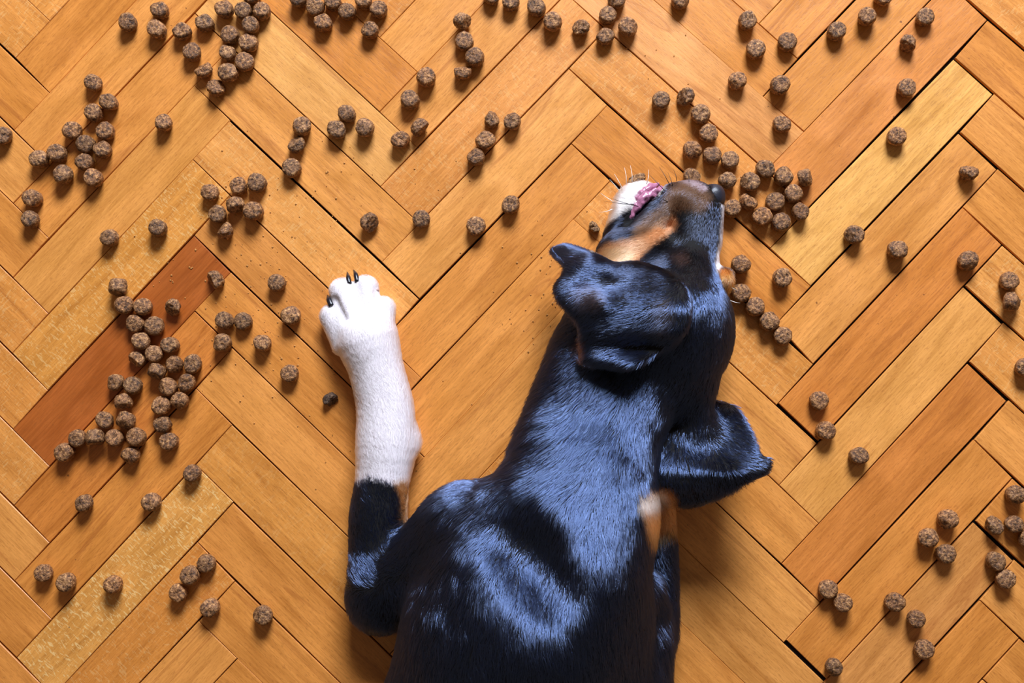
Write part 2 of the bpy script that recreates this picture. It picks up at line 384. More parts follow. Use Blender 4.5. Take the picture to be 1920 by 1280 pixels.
# crumbs dropped over the boards: one object, nobody could count them
CRUMB = plain('crumb', lin(196, 138, 72), 0.7, 0.3, (900, 0.5, 0.0004))
rc = random.Random(3); cv = []; cf = []
ZONES = [(500, 560, 120, 160, 60), (470, 380, 90, 90, 26), (440, 660, 140, 60, 14), (640, 350, 60, 90, 10), (1000, 520, 60, 90, 16), (320, 520, 60, 60, 10), (780, 300, 120, 60, 8),
         (1290, 130, 80, 90, 8), (660, 620, 300, 300, 14), (1010, 620, 30, 50, 6), (1290, 400, 200, 100, 8)]
for zx, zy, sx, sy, n in ZONES:
    for _ in range(int(n * 1.5)):
        x, y, _z = P(zx + rc.gauss(0, sx * .6), zy + rc.gauss(0, sy * .6))
        s = rc.uniform(0.9, 2.3) * U; b = len(cv)
        for d in ((1, 0, 0), (0, 1, 0), (-1, 0, 0), (0, -1, 0), (0, 0, 1), (0, 0, -1)):
            cv.append((x + d[0] * s * rc.uniform(.6, 1.3), y + d[1] * s * rc.uniform(.6, 1.3), s * .45 + d[2] * s * .45))
        for q in ((0, 1, 4), (1, 2, 4), (2, 3, 4), (3, 0, 4), (1, 0, 5), (2, 1, 5), (3, 2, 5), (0, 3, 5)): cf.append(tuple(b + i for i in q))
cr = mesh_obj('crumbs', cv, cf, CRUMB)
tag(cr, 'tiny yellow-brown kibble crumbs sprinkled over the boards', 'crumbs', kind='stuff')

# ------------------------------------------------------------------ dog: one continuous body grown from a distance field
VX = 0.0016
lo = np.array([P(560, 1960, 0)[0], P(560, 1960, 0)[1], -0.008]); hi = np.array([P(1500, 300, 0)[0], P(1500, 300, 0)[1], 0.168])
NG = np.ceil((hi - lo) / VX).astype(int)
gx = (lo[0] + VX * np.arange(NG[0])).astype(np.float32); gy = (lo[1] + VX * np.arange(NG[1])).astype(np.float32); gz = (lo[2] + VX * np.arange(NG[2])).astype(np.float32)
FLD = np.full(NG, 0.05, np.float32)
def sub(mn, mx):
    a = np.clip(((mn - lo) / VX).astype(int), 0, NG); b = np.clip(((mx - lo) / VX).astype(int) + 2, 0, NG)
    s = tuple(slice(int(i), int(j)) for i, j in zip(a, b))
    return s, gx[s[0]][:, None, None], gy[s[1]][None, :, None], gz[s[2]][None, None, :]
def put(s, d, k, cut=False):
    f = FLD[s]
    if cut:
        d = -d; h = np.clip(0.5 - 0.5 * (f - d) / k, 0, 1); FLD[s] = f * (1 - h) + d * h + k * h * (1 - h)   # smooth max
    else:
        h = np.clip(0.5 + 0.5 * (d - f) / k, 0, 1); FLD[s] = d * (1 - h) + f * h - k * h * (1 - h)
def Q(px, py, z): return P(px, py, z * U)
def rs(r, z): return r * U * (1 - z * U / CAM[2])
def ell(px, py, z, rx, ry, rz, rot=0.0, k=18, cut=False, tilt=0.0):
    """ellipsoid; rot turns it in the floor plane (degrees, image sense), tilt tips its long y axis"""
    c = Q(px, py, z); R = np.array([rs(rx, z), rs(ry, z), rz * U]); k = k * U
    m = max(R) + k + 0.004
    s, X, Y, Z = sub(c - m, c + m)
    X = X - c[0]; Y = Y - c[1]; Z = Z - c[2]
    t = math.radians(rot); a = X * math.cos(t) - Y * math.sin(t); b = X * math.sin(t) + Y * math.cos(t); e = Z
    if tilt: u = math.radians(tilt); b, e = b * math.cos(u) + Z * math.sin(u), -b * math.sin(u) + Z * math.cos(u)
    k0 = np.sqrt((a / R[0]) ** 2 + (b / R[1]) ** 2 + (e / R[2]) ** 2); k1 = np.sqrt((a / R[0] ** 2) ** 2 + (b / R[1] ** 2) ** 2 + (e / R[2] ** 2) ** 2) + 1e-6
    put(s, k0 * (k0 - 1) / k1, k, cut)
def chain(pts, k=18, flat=1.0, cut=False):
    """tapering limb through (px, py, z, r) stations, splined; flat < 1 squashes it vertically"""
    pts = np.array(pts, float)
    if len(pts) > 2:
        ext = np.vstack([2 * pts[0] - pts[1], pts, 2 * pts[-1] - pts[-2]]); out = []
        for i in range(1, len(ext) - 2):
            p0, p1, p2, p3 = ext[i - 1:i + 3]
            for t in np.linspace(0, 1, 4, endpoint=False):
                out.append(0.5 * ((2 * p1) + (-p0 + p2) * t + (2 * p0 - 5 * p1 + 4 * p2 - p3) * t ** 2 + (-p0 + 3 * p1 - 3 * p2 + p3) * t ** 3))
        out.append(pts[-1]); pts = np.array(out)
    W = np.array([Q(*p[:3]) for p in pts]); R = np.array([rs(p[3], p[2]) for p in pts])
    m = R.max() + k * U + 0.004
    s, X, Y, Z = sub(W.min(0) - m, W.max(0) + m)
    D = None
    for a, b, ra, rb in zip(W[:-1], W[1:], R[:-1], R[1:]):
        d = b - a; L = (d ** 2).sum() + 1e-12
        h = np.clip(((X - a[0]) * d[0] + (Y - a[1]) * d[1] + (Z - a[2]) * d[2]) / L, 0, 1)
        e = (np.sqrt((X - a[0] - h * d[0]) ** 2 + (Y - a[1] - h * d[1]) ** 2 + ((Z - a[2] - h * d[2]) / flat) ** 2) - (ra + (rb - ra) * h)) * (0.5 + 0.5 * flat)
        D = e if D is None else np.minimum(D, e)
    put(s, D, k * U, cut)
def smooth_poly(pts, n=5):
    pts = np.array(pts, float); out = []
    N = len(pts)
    for i in range(N):
        p0, p1, p2, p3 = pts[i - 1], pts[i], pts[(i + 1) % N], pts[(i + 2) % N]
        for t in np.linspace(0, 1, n, endpoint=False):
            out.append(0.5 * ((2 * p1) + (-p0 + p2) * t + (2 * p0 - 5 * p1 + 4 * p2 - p3) * t ** 2 + (-p0 + 3 * p1 - 3 * p2 + p3) * t ** 3))
    return np.array(out)
def sheet(poly, zref, zc, th, k=8, rim=8):
    """ear flap: a curved leather-like sheet; zc(u, v) is the height of its middle surface at floor-plane position given in photo units at zref"""
    pl = smooth_poly(poly); W = np.array([Q(x, y, zref)[:2] for x, y in pl])
    mn = np.array([*W.min(0) - 0.012, lo[2]]); mx = np.array([*W.max(0) + 0.012, hi[2]])
    s, X, Y, Z = sub(mn, mx)
    x2 = X[:, :, 0]; y2 = Y[:, :, 0]; x2, y2 = np.broadcast_arrays(x2, y2)
    d = np.full(x2.shape, 1e9, np.float32); sg = np.ones(x2.shape, np.float32)
    for i in range(len(W)):
        a = W[i]; b = W[i - 1]; e = b - a; wx = x2 - a[0]; wy = y2 - a[1]
        h = np.clip((wx * e[0] + wy * e[1]) / (e @ e + 1e-12), 0, 1)
        d = np.minimum(d, (wx - e[0] * h) ** 2 + (wy - e[1] * h) ** 2)
        c1 = y2 >= a[1]; c2 = y2 < b[1]; c3 = e[0] * wy > e[1] * wx
        sg = np.where((c1 & c2 & c3) | (~c1 & ~c2 & ~c3), -sg, sg)
    d2 = sg * np.sqrt(d)
    o0 = Q(0, 0, zref); ux = Q(1, 0, zref) - o0; uy = Q(0, 1, zref) - o0
    Mi = np.linalg.inv(np.array([[ux[0], uy[0]], [ux[1], uy[1]]]))
    u = Mi[0, 0] * (x2 - o0[0]) + Mi[0, 1] * (y2 - o0[1]); v = Mi[1, 0] * (x2 - o0[0]) + Mi[1, 1] * (y2 - o0[1])
    mid = (zc(u, v) * U)[..., None]; r = rim * U
    A = d2[..., None] + r; B = np.abs(Z - mid) * 0.8 - th * U + r
    dd = np.sqrt(np.maximum(A, 0) ** 2 + np.maximum(B, 0) ** 2) + np.minimum(np.maximum(A, B), 0) - r
    put(s, dd.astype(np.float32), k * U)
g_ = lambda u, v, x, y, sx, sy: np.exp(-((u - x) / sx) ** 2 - ((v - y) / sy) ** 2)

# trunk
ell(985, 1212, 145, 232, 262, 164, k=20)
ell(985, 1440, 130, 290, 330, 130, k=40)
ell(985, 1690, 118, 225, 235, 118, k=60)
ell(1085, 1110, 160, 130, 160, 145, k=40)
# neck
chain([(1088, 980, 155, 134), (1078, 900, 140, 130), (1097, 800, 116, 112), (1135, 710, 98, 116), (1160, 640, 90, 112), (1195, 570, 85, 98)], k=30, flat=0.84)
chain([(1120, 1060, 225, 80), (1150, 960, 200, 74), (1160, 860, 166, 66), (1205, 750, 130, 66), (1262, 690, 120, 74)], k=50)
# left shoulder blade, upper arm, elbow
chain([(884, 992, 120, 74), (915, 1050, 180, 80), (990, 1205, 226, 80)], k=50)
chain([(850, 1000, 112, 78), (790, 1060, 86, 72), (722, 1104, 64, 64)], k=34)
chain([(890, 975, 130, 58), (1000, 955, 185, 70), (1085, 965, 180, 66)], k=50)
ell(712, 1140, 50, 52, 42, 44, k=30)
chain([(1050, 1010, 212, 62), (1075, 1110, 244, 70), (1060, 1215, 250, 80)], k=50)
ell(996, 1040, 348, 50, 108, 80, rot=-32, k=60, cut=True)
# left foreleg
chain([(714, 1105, 60, 58), (711, 1030, 56, 55), (711, 970, 52, 54), (717, 905, 45, 50), (724, 835, 41, 56), (722, 765, 38, 53), (706, 695, 38, 51), (690, 640, 37, 58)], k=22)
ell(760, 828, 30, 28, 30, 24, k=18)
ell(674, 608, 32, 62, 46, 32, rot=-8, k=14)
for a, b in (((625, 594, 25, 25), (650, 645, 36, 27)), ((643, 547, 26, 26), (664, 612, 42, 29)), ((685, 542, 26, 26), (692, 612, 42, 29)), ((718, 580, 23, 24), (710, 640, 36, 28))):
    chain([a, b], k=4)
for l in ([(628, 562, 50, 6), (646, 600, 66, 5)], [(663, 518, 46, 7), (672, 556, 62, 6), (682, 600, 76, 3)], [(709, 543, 44, 6), (706, 585, 66, 4)]):
    chain(l, k=9, cut=True)
# right foreleg, tucked along the chest
chain([(1185, 1120, 110, 62), (1232, 1185, 70, 36), (1240, 1110, 62, 30), (1238, 1010, 56, 29), (1236, 940, 48, 30), (1250, 885, 34, 34)], k=12)
ell(1262, 850, 28, 40, 46, 26, k=12)
chain([(1200, 1210, 110, 60), (1190, 1300, 120, 66)], k=20)
# skull, brow, cheek
ell(1266, 615, 112, 108, 128, 106, k=22)
ell(1282, 530, 95, 62, 70, 72, k=22)
ell(1268, 512, 138, 34, 24, 26, k=16)          # brow over the closed left eye
ell(1350, 525, 95, 24, 26, 26, k=10)           # brow of the other eye
ell(1198, 478, 66, 78, 58, 62, k=20)
# muzzle
chain([(1300, 480, 78, 48), (1306, 400, 62, 46)], k=18)
ell(1292, 376, 60, 52, 38, 46, k=14)
chain([(1320, 450, 66, 32), (1326, 385, 56, 30)], k=12)
chain([(1208, 436, 78, 30), (1232, 404, 74, 28), (1262, 374, 66, 30)], k=9)     # upper lip fold
chain([(1168, 440, 42, 34), (1188, 386, 36, 34), (1208, 372, 34, 30)], k=10)       # lower jaw
chain([(1178, 418, 84, 8), (1196, 396, 78, 9), (1222, 374, 66, 10), (1240, 352, 56, 9)], k=10, cut=True)
# ears
sheet([(1034, 455), (1060, 440), (1100, 456), (1155, 485), (1200, 486), (1250, 505), (1288, 545), (1292, 600), (1270, 640), (1225, 668), (1180, 690), (1125, 688), (1094, 672), (1090, 640),
       (1084, 610), (1066, 584), (1046, 556), (1042, 528), (1058, 496)], 215,
      lambda u, v: 238 - 85 * np.clip((560 - v) / 110, 0, 2) ** 1.4 - 30 * np.clip((v - 590) / 100, 0, 2) ** 1.5 - 26 * np.clip((1170 - u) / 120, 0, 2) ** 2
      + 18 * g_(u, v, 1150, 662, 70, 20) - 22 * g_(u, v, 1160, 622, 90, 16) - 14 * g_(u, v, 1085, 505, 34, 18) + 8 * g_(u, v, 1060, 468, 30, 20)
      + 12 * g_(u, v, 1090, 545, 30, 22) - 60 * np.clip((u - 1225) / 65, 0, 1) ** 1.6, 12, k=14)
sheet([(1318, 742), (1352, 752), (1385, 762), (1408, 806), (1424, 850), (1441, 858), (1434, 884), (1402, 899), (1342, 934), (1290, 950), (1242, 942), (1208, 908), (1214, 858), (1246, 808), (1284, 768)], 120,
      lambda u, v: 150 - 50 * np.clip((838 - v) / 80, 0, 2) ** 1.4 - 95 * np.clip((v - 862) / 85, 0, 2) ** 1.15 - 30 * np.clip((u - 1330) / 110, 0, 2) ** 1.6 + 14 * g_(u, v, 1300, 835, 50, 18), 11, k=12)
chain([(1296, 730, 112, 42), (1306, 800, 112, 30)], k=30)

# flatten where it lies on the floor
FLD = np.maximum(FLD, (0.0006 - gz)[None, None, :])

def surface_nets(F):
    S = F < 0
    nx, ny, nz = F.shape
    c = np.zeros((nx - 1, ny - 1, nz - 1), np.uint8)
    for i in (0, 1):
        for j in (0, 1):
            for k in (0, 1): c += S[i:nx - 1 + i, j:ny - 1 + j, k:nz - 1 + k]
    act = (c > 0) & (c < 8); ids = np.argwhere(act); idx = np.full(act.shape, -1, np.int32); idx[act] = np.arange(len(ids))
    acc = np.zeros((len(ids), 3)); cnt = np.zeros(len(ids)); I, Jn, K = ids.T
    for ax in range(3):
        o = [a for a in range(3) if a != ax]
        for u in (0, 1):
            for v in (0, 1):
                d0 = [0, 0, 0]; d0[o[0]] = u; d0[o[1]] = v; d1 = list(d0); d1[ax] = 1
                f0 = F[I + d0[0], Jn + d0[1], K + d0[2]]; f1 = F[I + d1[0], Jn + d1[1], K + d1[2]]
                m = (f0 < 0) != (f1 < 0); t = np.where(m, f0 / np.where(m, f0 - f1, 1), 0)
                p = np.tile(np.array(d0, float), (len(ids), 1)); p[:, ax] = t
                acc[m] += p[m]; cnt[m] += 1
    V = ids + acc / cnt[:, None]
    quads = []
    for ax in range(3):
        o = [a for a in range(3) if a != ax]
        sl0 = [slice(None)] * 3; sl1 = [slice(None)] * 3; sl0[ax] = slice(0, -1); sl1[ax] = slice(1, None)
        A = S[tuple(sl0)]; B = S[tuple(sl1)]
        for sign in (0, 1):
            e = np.argwhere((A & ~B) if sign == 0 else (~A & B))
            e = e[(e[:, o[0]] > 0) & (e[:, o[1]] > 0) & (e[:, o[0]] < F.shape[o[0]] - 1) & (e[:, o[1]] < F.shape[o[1]] - 1)]
            def at(du, dv):
                q = e.copy(); q[:, o[0]] -= du; q[:, o[1]] -= dv; return idx[q[:, 0], q[:, 1], q[:, 2]]
            q = np.stack([at(1, 1), at(0, 1), at(0, 0), at(1, 0)], 1)
            if (sign == 1) != (ax == 1): q = q[:, ::-1]
            quads.append(q)
    return V, np.concatenate(quads)
Vd, Fd = surface_nets(FLD)
# the body runs on out of the frame; close it there by capping with a rounded end (ellipsoid end lies inside the grid)
Vd = lo + Vd * VX
# a few rounds of smoothing over the quad edges
E_ = np.concatenate([Fd[:, [0, 1]], Fd[:, [1, 2]], Fd[:, [2, 3]], Fd[:, [3, 0]]]); E_ = np.concatenate([E_, E_[:, ::-1]])
deg = np.bincount(E_[:, 0], minlength=len(Vd))[:, None]
for lam in (0.5, -0.3, 0.5, -0.3, 0.5):
    s = np.stack([np.bincount(E_[:, 0], weights=Vd[E_[:, 1], i], minlength=len(Vd)) for i in range(3)], 1) / np.maximum(deg, 1)
    Vd = Vd + lam * (s - Vd)

# ---- coat colours: patches with a shape of their own
def inpoly(u, v, poly, soft=5.0):
    W = smooth_poly(poly, 4); d = np.full(u.shape, 1e9); sg = np.ones(u.shape)
    for i in range(len(W)):
        a = W[i]; b = W[i - 1]; e = b - a; wx = u - a[0]; wy = v - a[1]
        h = np.clip((wx * e[0] + wy * e[1]) / (e @ e + 1e-12), 0, 1); d = np.minimum(d, (wx - e[0] * h) ** 2 + (wy - e[1] * h) ** 2)
        c1 = v >= a[1]; c2 = v < b[1]; c3 = e[0] * wy > e[1] * wx
        sg = np.where((c1 & c2 & c3) | (~c1 & ~c2 & ~c3), -sg, sg)
    return np.clip(0.5 - sg * np.sqrt(d) / (2 * soft), 0, 1)
BLACK = np.array(lin(13, 11, 12)[:3]); WHITE = np.array(lin(236, 230, 232)[:3])
PATCH = [
 ([(560,480),(800,480),(830,860),(775,915),(745,912),(715,903),(690,898),(655,905),(620,800)], lin(226,218,222), 5),
 ([(1128,330),(1250,325),(1240,356),(1215,372),(1190,386),(1172,398),(1150,412),(1120,425),(1120,370)], lin(240,234,230), 4),
 ([(1195,440),(1206,412),(1240,385),(1256,352),(1290,338),(1318,352),(1334,372),(1316,395),(1288,392),(1258,404),(1232,430),(1205,448)], lin(96,68,48), 7),
 ([(1112,515),(1136,458),(1180,448),(1212,440),(1240,412),(1262,404),(1270,420),(1254,438),(1216,468),(1190,500),(1150,520)], lin(186,132,94), 6, 0.070),
 ([(1104,520),(1128,468),(1168,462),(1190,472),(1176,505),(1140,520)], lin(214,172,130), 7, 0.070),
 ([(1270,334),(1300,334),(1326,350),(1318,358),(1290,344)], lin(150,132,136), 4),
 ([(1352,352),(1372,352),(1372,440),(1352,500),(1340,498),(1349,450),(1354,400)], lin(226,222,230), 2.5),
 ([(1348,506),(1366,504),(1378,520),(1374,536),(1358,532)], lin(190,122,66), 4),
 ([(1268,476),(1288,474),(1292,490),(1276,494)], lin(60,44,38), 6),
 ([(1204,925),(1262,925),(1266,985),(1252,1000),(1226,1010),(1214,985)], lin(206,146,98), 8),
 ([(1200,925),(1246,925),(1244,950),(1214,962)], lin(232,216,206), 6),
 ([(742,908),(772,912),(770,965),(758,975),(752,940)], lin(150,110,76), 6),
 ([(1078,548),(1110,536),(1140,556),(1130,580),(1096,580)], lin(52,42,38), 9),
 ([(1225,585),(1250,560),(1262,590),(1252,620),(1236,620)], lin(50,41,36), 9),
 ([(1085,640),(1097,640),(1100,668),(1090,672)], lin(84,60,52), 5),
]
def coat(X):
    u, v = pix(X)
    rng = np.random.default_rng(1)
    u = u + rng.normal(0, 1.5, u.shape); v = v + rng.normal(0, 2.0, v.shape)
    c = np.tile(BLACK, (len(u), 1))
    for poly, col, soft, *zm in PATCH:
        P_ = np.array(poly); m = (u > P_[:, 0].min() - 30) & (u < P_[:, 0].max() + 30) & (v > P_[:, 1].min() - 30) & (v < P_[:, 1].max() + 30)
        if not m.any(): continue
        a = np.zeros(len(u)); a[m] = inpoly(u[m], v[m], poly, soft)
        if zm: a = a * (X[:, 2] < zm[0])
        a = a[:, None]
        c = c * (1 - a) + np.array(col[:3]) * a
    return c

def hair_material():
    w = NT('dog_fur'); at = w.n('ShaderNodeAttribute', attribute_name='tint')
    h = w.n('ShaderNodeBsdfHairPrincipled'); h.parametrization = 'COLOR'
    w.l(at.outputs['Color'], h.inputs['Color'])
    h.inputs['IOR'].default_value = 1.38; h.inputs['Roughness'].default_value = 0.16; h.inputs['Radial Roughness'].default_value = 0.5
    # gloss of the black guard hairs; blue of the sky sheen painted into its colour
    g = w.n('ShaderNodeBsdfAnisotropic', distribution='BECKMANN'); g.inputs['Color'].default_value = (0.30, 0.47, 0.95, 1)
    g.inputs['Roughness'].default_value = 0.30
    lum = w.n('ShaderNodeRGBToBW'); w.l(at.outputs['Color'], lum.inputs[0])
    m = w.n('ShaderNodeMixShader'); w.l(w.math('MULTIPLY', w.ramp(lum.outputs[0], [(0.01, 0.20), (0.10, 0.0)]), at.outputs['Alpha']), m.inputs[0])
    w.l(h.outputs[0], m.inputs[1]); w.l(g.outputs[0], m.inputs[2])
    return w.out(m.outputs[0])
def skin_material():
    w = NT('dog_coat_skin'); at = w.n('ShaderNodeAttribute', attribute_name='tint')
    p = w.n('ShaderNodeBsdfPrincipled'); w.l(at.outputs['Color'], p.inputs['Base Color']); p.inputs['Roughness'].default_value = 0.75
    p.inputs['Specular IOR Level'].default_value = 0.2
    return w.out(p.outputs[0])
dog = mesh_obj('dog', Vd, Fd, skin_material(), None, True)
tag(dog, 'black dog with tan cheek and white left paw lying on the parquet', 'dog')
me = dog.data
vc = coat(Vd)
a = me.attributes.new('tint', 'FLOAT_COLOR', 'POINT'); a.data.foreach_set('color', np.c_[vc, np.ones(len(vc))].astype(np.float32).ravel())

# ---- fur
T = np.concatenate([Fd[:, [0, 1, 2]], Fd[:, [0, 2, 3]]]); A_, B_, C_ = Vd[T[:, 0]], Vd[T[:, 1]], Vd[T[:, 2]]
cr_ = np.cross(B_ - A_, C_ - A_); ar = np.linalg.norm(cr_, axis=1) / 2
tn = cr_ / (2 * ar[:, None] + 1e-12)
vn = np.zeros_like(Vd)
for i in range(3): 
    for ax in range(3): vn[:, ax] += np.bincount(T[:, i], weights=cr_[:, ax], minlength=len(Vd))
vn /= np.linalg.norm(vn, axis=1)[:, None] + 1e-12
print('DOG verts', len(Vd), 'up-facing share', (tn[:, 2] * ar).clip(0).sum() / ar.sum(), 'z', Vd[:, 2].min(), Vd[:, 2].max())
rng = np.random.default_rng(7)
NH = 260000
mid = (A_ + B_ + C_) / 3; mu, mv = pix(mid)
wgt = ar * np.where(tn[:, 2] < -0.3, 0.1, 1.0) * np.where(mid[:, 2] < 0.004, 0.2, 1.0) * np.where(mv > 1330, 0.25, 1.0)
wgt *= np.where(mv < 520, 2.6, np.where(mv < 700, 1.5, 1.0))
bare = inpoly(mu, mv, [(1322,346),(1350,344),(1366,364),(1352,384),(1334,378)], 3) * (mid[:, 2] > 0.012)
bare = np.maximum(bare, inpoly(mu, mv, [(1242,344),(1250,356),(1222,378),(1198,400),(1186,426),(1172,430),(1172,412),(1188,386),(1210,358)], 3))
wgt *= 1 - 0.95 * bare
ti = rng.choice(len(T), NH, p=wgt / wgt.sum())
r1 = np.sqrt(rng.random(NH))[:, None]; r2 = rng.random(NH)[:, None]
root = A_[ti] * (1 - r1) + B_[ti] * (r1 * (1 - r2)) + C_[ti] * (r1 * r2)
nrm = vn[T[ti, 0]] * (1 - r1) + vn[T[ti, 1]] * (r1 * (1 - r2)) + vn[T[ti, 2]] * (r1 * r2)
nrm /= np.linalg.norm(nrm, axis=1)[:, None]
hu, hv = pix(root)
FLOW = [   # photo point, direction the hair lies (image sense), length, lift, reach
 (1000,1250,0,1,26,14,120),(1120,1250,.1,1,26,14,120),(850,1200,-.15,1,26,14,110),(1200,1150,.1,1,22,14,60),(1000,1120,-.1,1,26,14,80),(940,1040,-.45,.9,22,12,60),
 (860,960,-.7,.7,20,12,60),(790,1030,-.6,.8,20,14,50),(760,1100,.1,1,20,16,40),(700,1140,-.2,.9,18,16,30),(690,1080,-.4,-.6,16,14,25),(745,1070,-.9,.1,16,14,25),(700,1010,-.05,-1,16,14,35),(715,950,-.1,-1,14,14,30),
 (720,860,-.2,-1,13,14,40),(715,780,-.35,-1,13,14,40),(700,700,-.4,-1,12,14,40),(670,620,-.2,-1,11,14,40),(640,560,-.1,-1,9,12,25),(690,550,0,-1,9,12,25),
 (1060,1000,-.2,1,26,14,70),(1150,1000,-.1,1,26,14,70),(1150,900,-.35,1,28,14,70),(1060,880,-.7,.8,28,14,60),(980,880,-.8,.5,26,20,50),(1100,780,-.65,.8,28,15,60),(1020,760,-.85,.5,26,24,50),
 (1190,820,-.45,.9,26,14,50),(1240,740,-.45,.9,24,14,50),(1320,700,-.4,1,20,14,50),(1340,600,.05,1,16,12,50),(1300,560,-.2,1,12,12,40),(1300,500,-.4,1,10,14,30),
 (1310,440,-.4,1,12,8,35),(1330,400,-.3,1,10,7,20),(1290,370,-.6,.9,7,12,30),(1240,410,-.8,.6,9,14,25),(1200,460,-.9,.5,13,14,35),(1150,470,-.85,.55,15,16,30),(1180,380,-.8,-.5,15,26,25),(1160,410,-.8,.2,13,16,18),
 (1230,540,-1,.3,12,12,40),(1150,540,-1,.1,12,12,40),(1080,480,-.9,-.5,12,14,35),(1080,560,-.9,.5,14,14,35),(1160,620,-.9,.35,16,16,40),(1230,620,-.7,.7,16,14,35),(1150,670,-.7,.6,14,16,25),
 (1050,650,-.9,.6,20,24,30),(1250,820,-.3,1,14,14,30),(1300,830,.1,1,18,16,30),(1370,820,.55,.8,16,14,35),(1420,860,.9,.4,10,12,25),(1300,900,.1,1,14,14,40),(1240,900,0,1,14,14,30),
 (1235,960,.3,1,14,20,25),(1245,1060,.4,1,18,20,30),(1245,1160,0,1,20,20,40)]
FL = np.array(FLOW, float)
def flow(u, v):
    num = np.zeros((len(u), 4)); den = np.zeros(len(u))
    for x, y, dx, dy, L, lf, rc_ in FL:
        w = 1.0 / (((u - x) ** 2 + (v - y) ** 2) / rc_ ** 2 + 0.05) ** 2
        n = math.hypot(dx, dy); num += w[:, None] * np.array([dx / n, dy / n, L, lf]); den += w
    return num / den[:, None]
fl = flow(hu, hv)
d = np.c_[fl[:, 0], -fl[:, 1], np.zeros(NH)]
# clumps and stray hairs
cl = np.array([noise.noise(Vector((x * 90, y * 90, z * 90))) for x, y, z in root[::1]]) if NH < 400000 else 0
ang = cl * 0.45 + rng.normal(0, 0.14, NH)
d = np.c_[d[:, 0] * np.cos(ang) - d[:, 1] * np.sin(ang), d[:, 0] * np.sin(ang) + d[:, 1] * np.cos(ang), np.zeros(NH)]
d -= nrm * (d * nrm).sum(1)[:, None]; d /= np.linalg.norm(d, axis=1)[:, None] + 1e-9
Ln = fl[:, 2] * U * rng.uniform(0.7, 1.15, NH)
lift = np.radians(fl[:, 3]) * rng.uniform(0.35, 1.1, NH)
K = 5; tt = np.linspace(0, 1, K)
pts = np.zeros((NH, K, 3)); pts[:, 0] = root - nrm * 0.0003
cur = pts[:, 0].copy()
for i in range(1, K):
    ph = lift * (1.35 - 0.6 * tt[i]); st = Ln / (K - 1)
    cur = cur + (d * np.cos(ph)[:, None] + nrm * np.sin(ph)[:, None]) * st[:, None]
    pts[:, i] = cur
pts[..., 2] = np.maximum(pts[..., 2], 0.0004)
hc = bpy.data.hair_curves.new('fur'); hc.add_curves([K] * NH)
hc.attributes['position'].data.foreach_set('vector', pts.astype(np.float32).ravel())
rad = np.tile(np.array([0.00013, 0.00012, 0.0001, 0.00007, 0.00002]), (NH, 1)) * (0.8 + 0.5 * rng.random((NH, 1)))
ra_ = hc.attributes.get('radius') or hc.attributes.new('radius', 'FLOAT', 'POINT'); ra_.data.foreach_set('value', rad.astype(np.float32).ravel())
# short face hair is duller than the long coat
shine = 1 - 0.75 * np.exp(-(((hu - 1245) / 135) ** 2 + ((hv - 425) / 100) ** 2) ** 2) - 0.15 * np.exp(-(((hu - 1160) / 110) ** 2 + ((hv - 570) / 100) ** 2) ** 2)
hcol = coat(root) * rng.uniform(0.8, 1.2, (NH, 1))
ta = hc.attributes.new('tint', 'FLOAT_COLOR', 'CURVE'); ta.data.foreach_set('color', np.c_[np.clip(hcol, 0, 1), shine].astype(np.float32).ravel())
hc.materials.append(hair_material())
fur = bpy.data.objects.new('fur', hc); SC.collection.objects.link(fur); fur.parent = dog; tag(fur, kind='stuff')

# ---- nose, lips, claws, whiskers, closed eyelid: parts of the dog
NOSE = plain('nose_leather', lin(34, 36, 48), 0.38, 0.6, (1400, 0.5, 0.0004))
LIP = plain('wet_lip', lin(178, 112, 142), 0.2, 0.9, (900, 0.6, 0.0005))
CLAW = plain('black_claw', lin(26, 26, 34), 0.25, 0.6); CLAWL = plain('pale_claw', lin(214, 178, 170), 0.35, 0.5)
LID = plain('eyelid_skin', lin(58, 40, 36), 0.45, 0.4, (900, 0.4, 0.0004))
WHD = plain('dark_whisker', lin(24, 20, 20), 0.4, 0.5); WHL = plain('white_whisker', lin(240, 232, 222), 0.4, 0.5)

def tube(name, pts, rad, mat, nu=10, lump=0.0, seed=0, sub_=5):
    pts = np.array(pts, float); rad = np.array(rad, float) * U
    W = np.array([Q(*p) for p in pts]); ext = np.vstack([2 * W[0] - W[1], W, 2 * W[-1] - W[-2]]); c = []; r = []
    for i in range(1, len(ext) - 2):
        p0, p1, p2, p3 = ext[i - 1:i + 3]
        for t in np.linspace(0, 1, sub_, endpoint=False):
            c.append(0.5 * ((2 * p1) + (-p0 + p2) * t + (2 * p0 - 5 * p1 + 4 * p2 - p3) * t ** 2 + (-p0 + 3 * p1 - 3 * p2 + p3) * t ** 3))
            r.append(rad[i - 1] * (1 - t) + rad[i] * t)
    c.append(W[-1]); r.append(rad[-1]); c = np.array(c); r = np.array(r); tg = np.gradient(c, axis=0); v = []; f = []
    for i in range(len(c)):
        t = tg[i] / np.linalg.norm(tg[i]); a = np.cross(t, (0, 0, 1)); a /= np.linalg.norm(a) + 1e-9; b = np.cross(a, t)
        for j in range(nu):
            th = 2 * math.pi * j / nu; o = a * math.cos(th) + b * math.sin(th)
            q = Vector((c[i] + o * r[i])) * 250 + Vector((seed, 0, 0))
            v.append(c[i] + o * (r[i] * (1 + lump * noise.noise(q) * 2.2)))
    n = len(c)
    for i in range(n - 1):
        for j in range(nu): k = (j + 1) % nu; f.append((i * nu + j, i * nu + k, (i + 1) * nu + k, (i + 1) * nu + j))
    f.append(tuple(range(nu))[::-1]); f.append(tuple((n - 1) * nu + j for j in range(nu)))
    return mesh_obj(name, v, f, mat, dog, True)

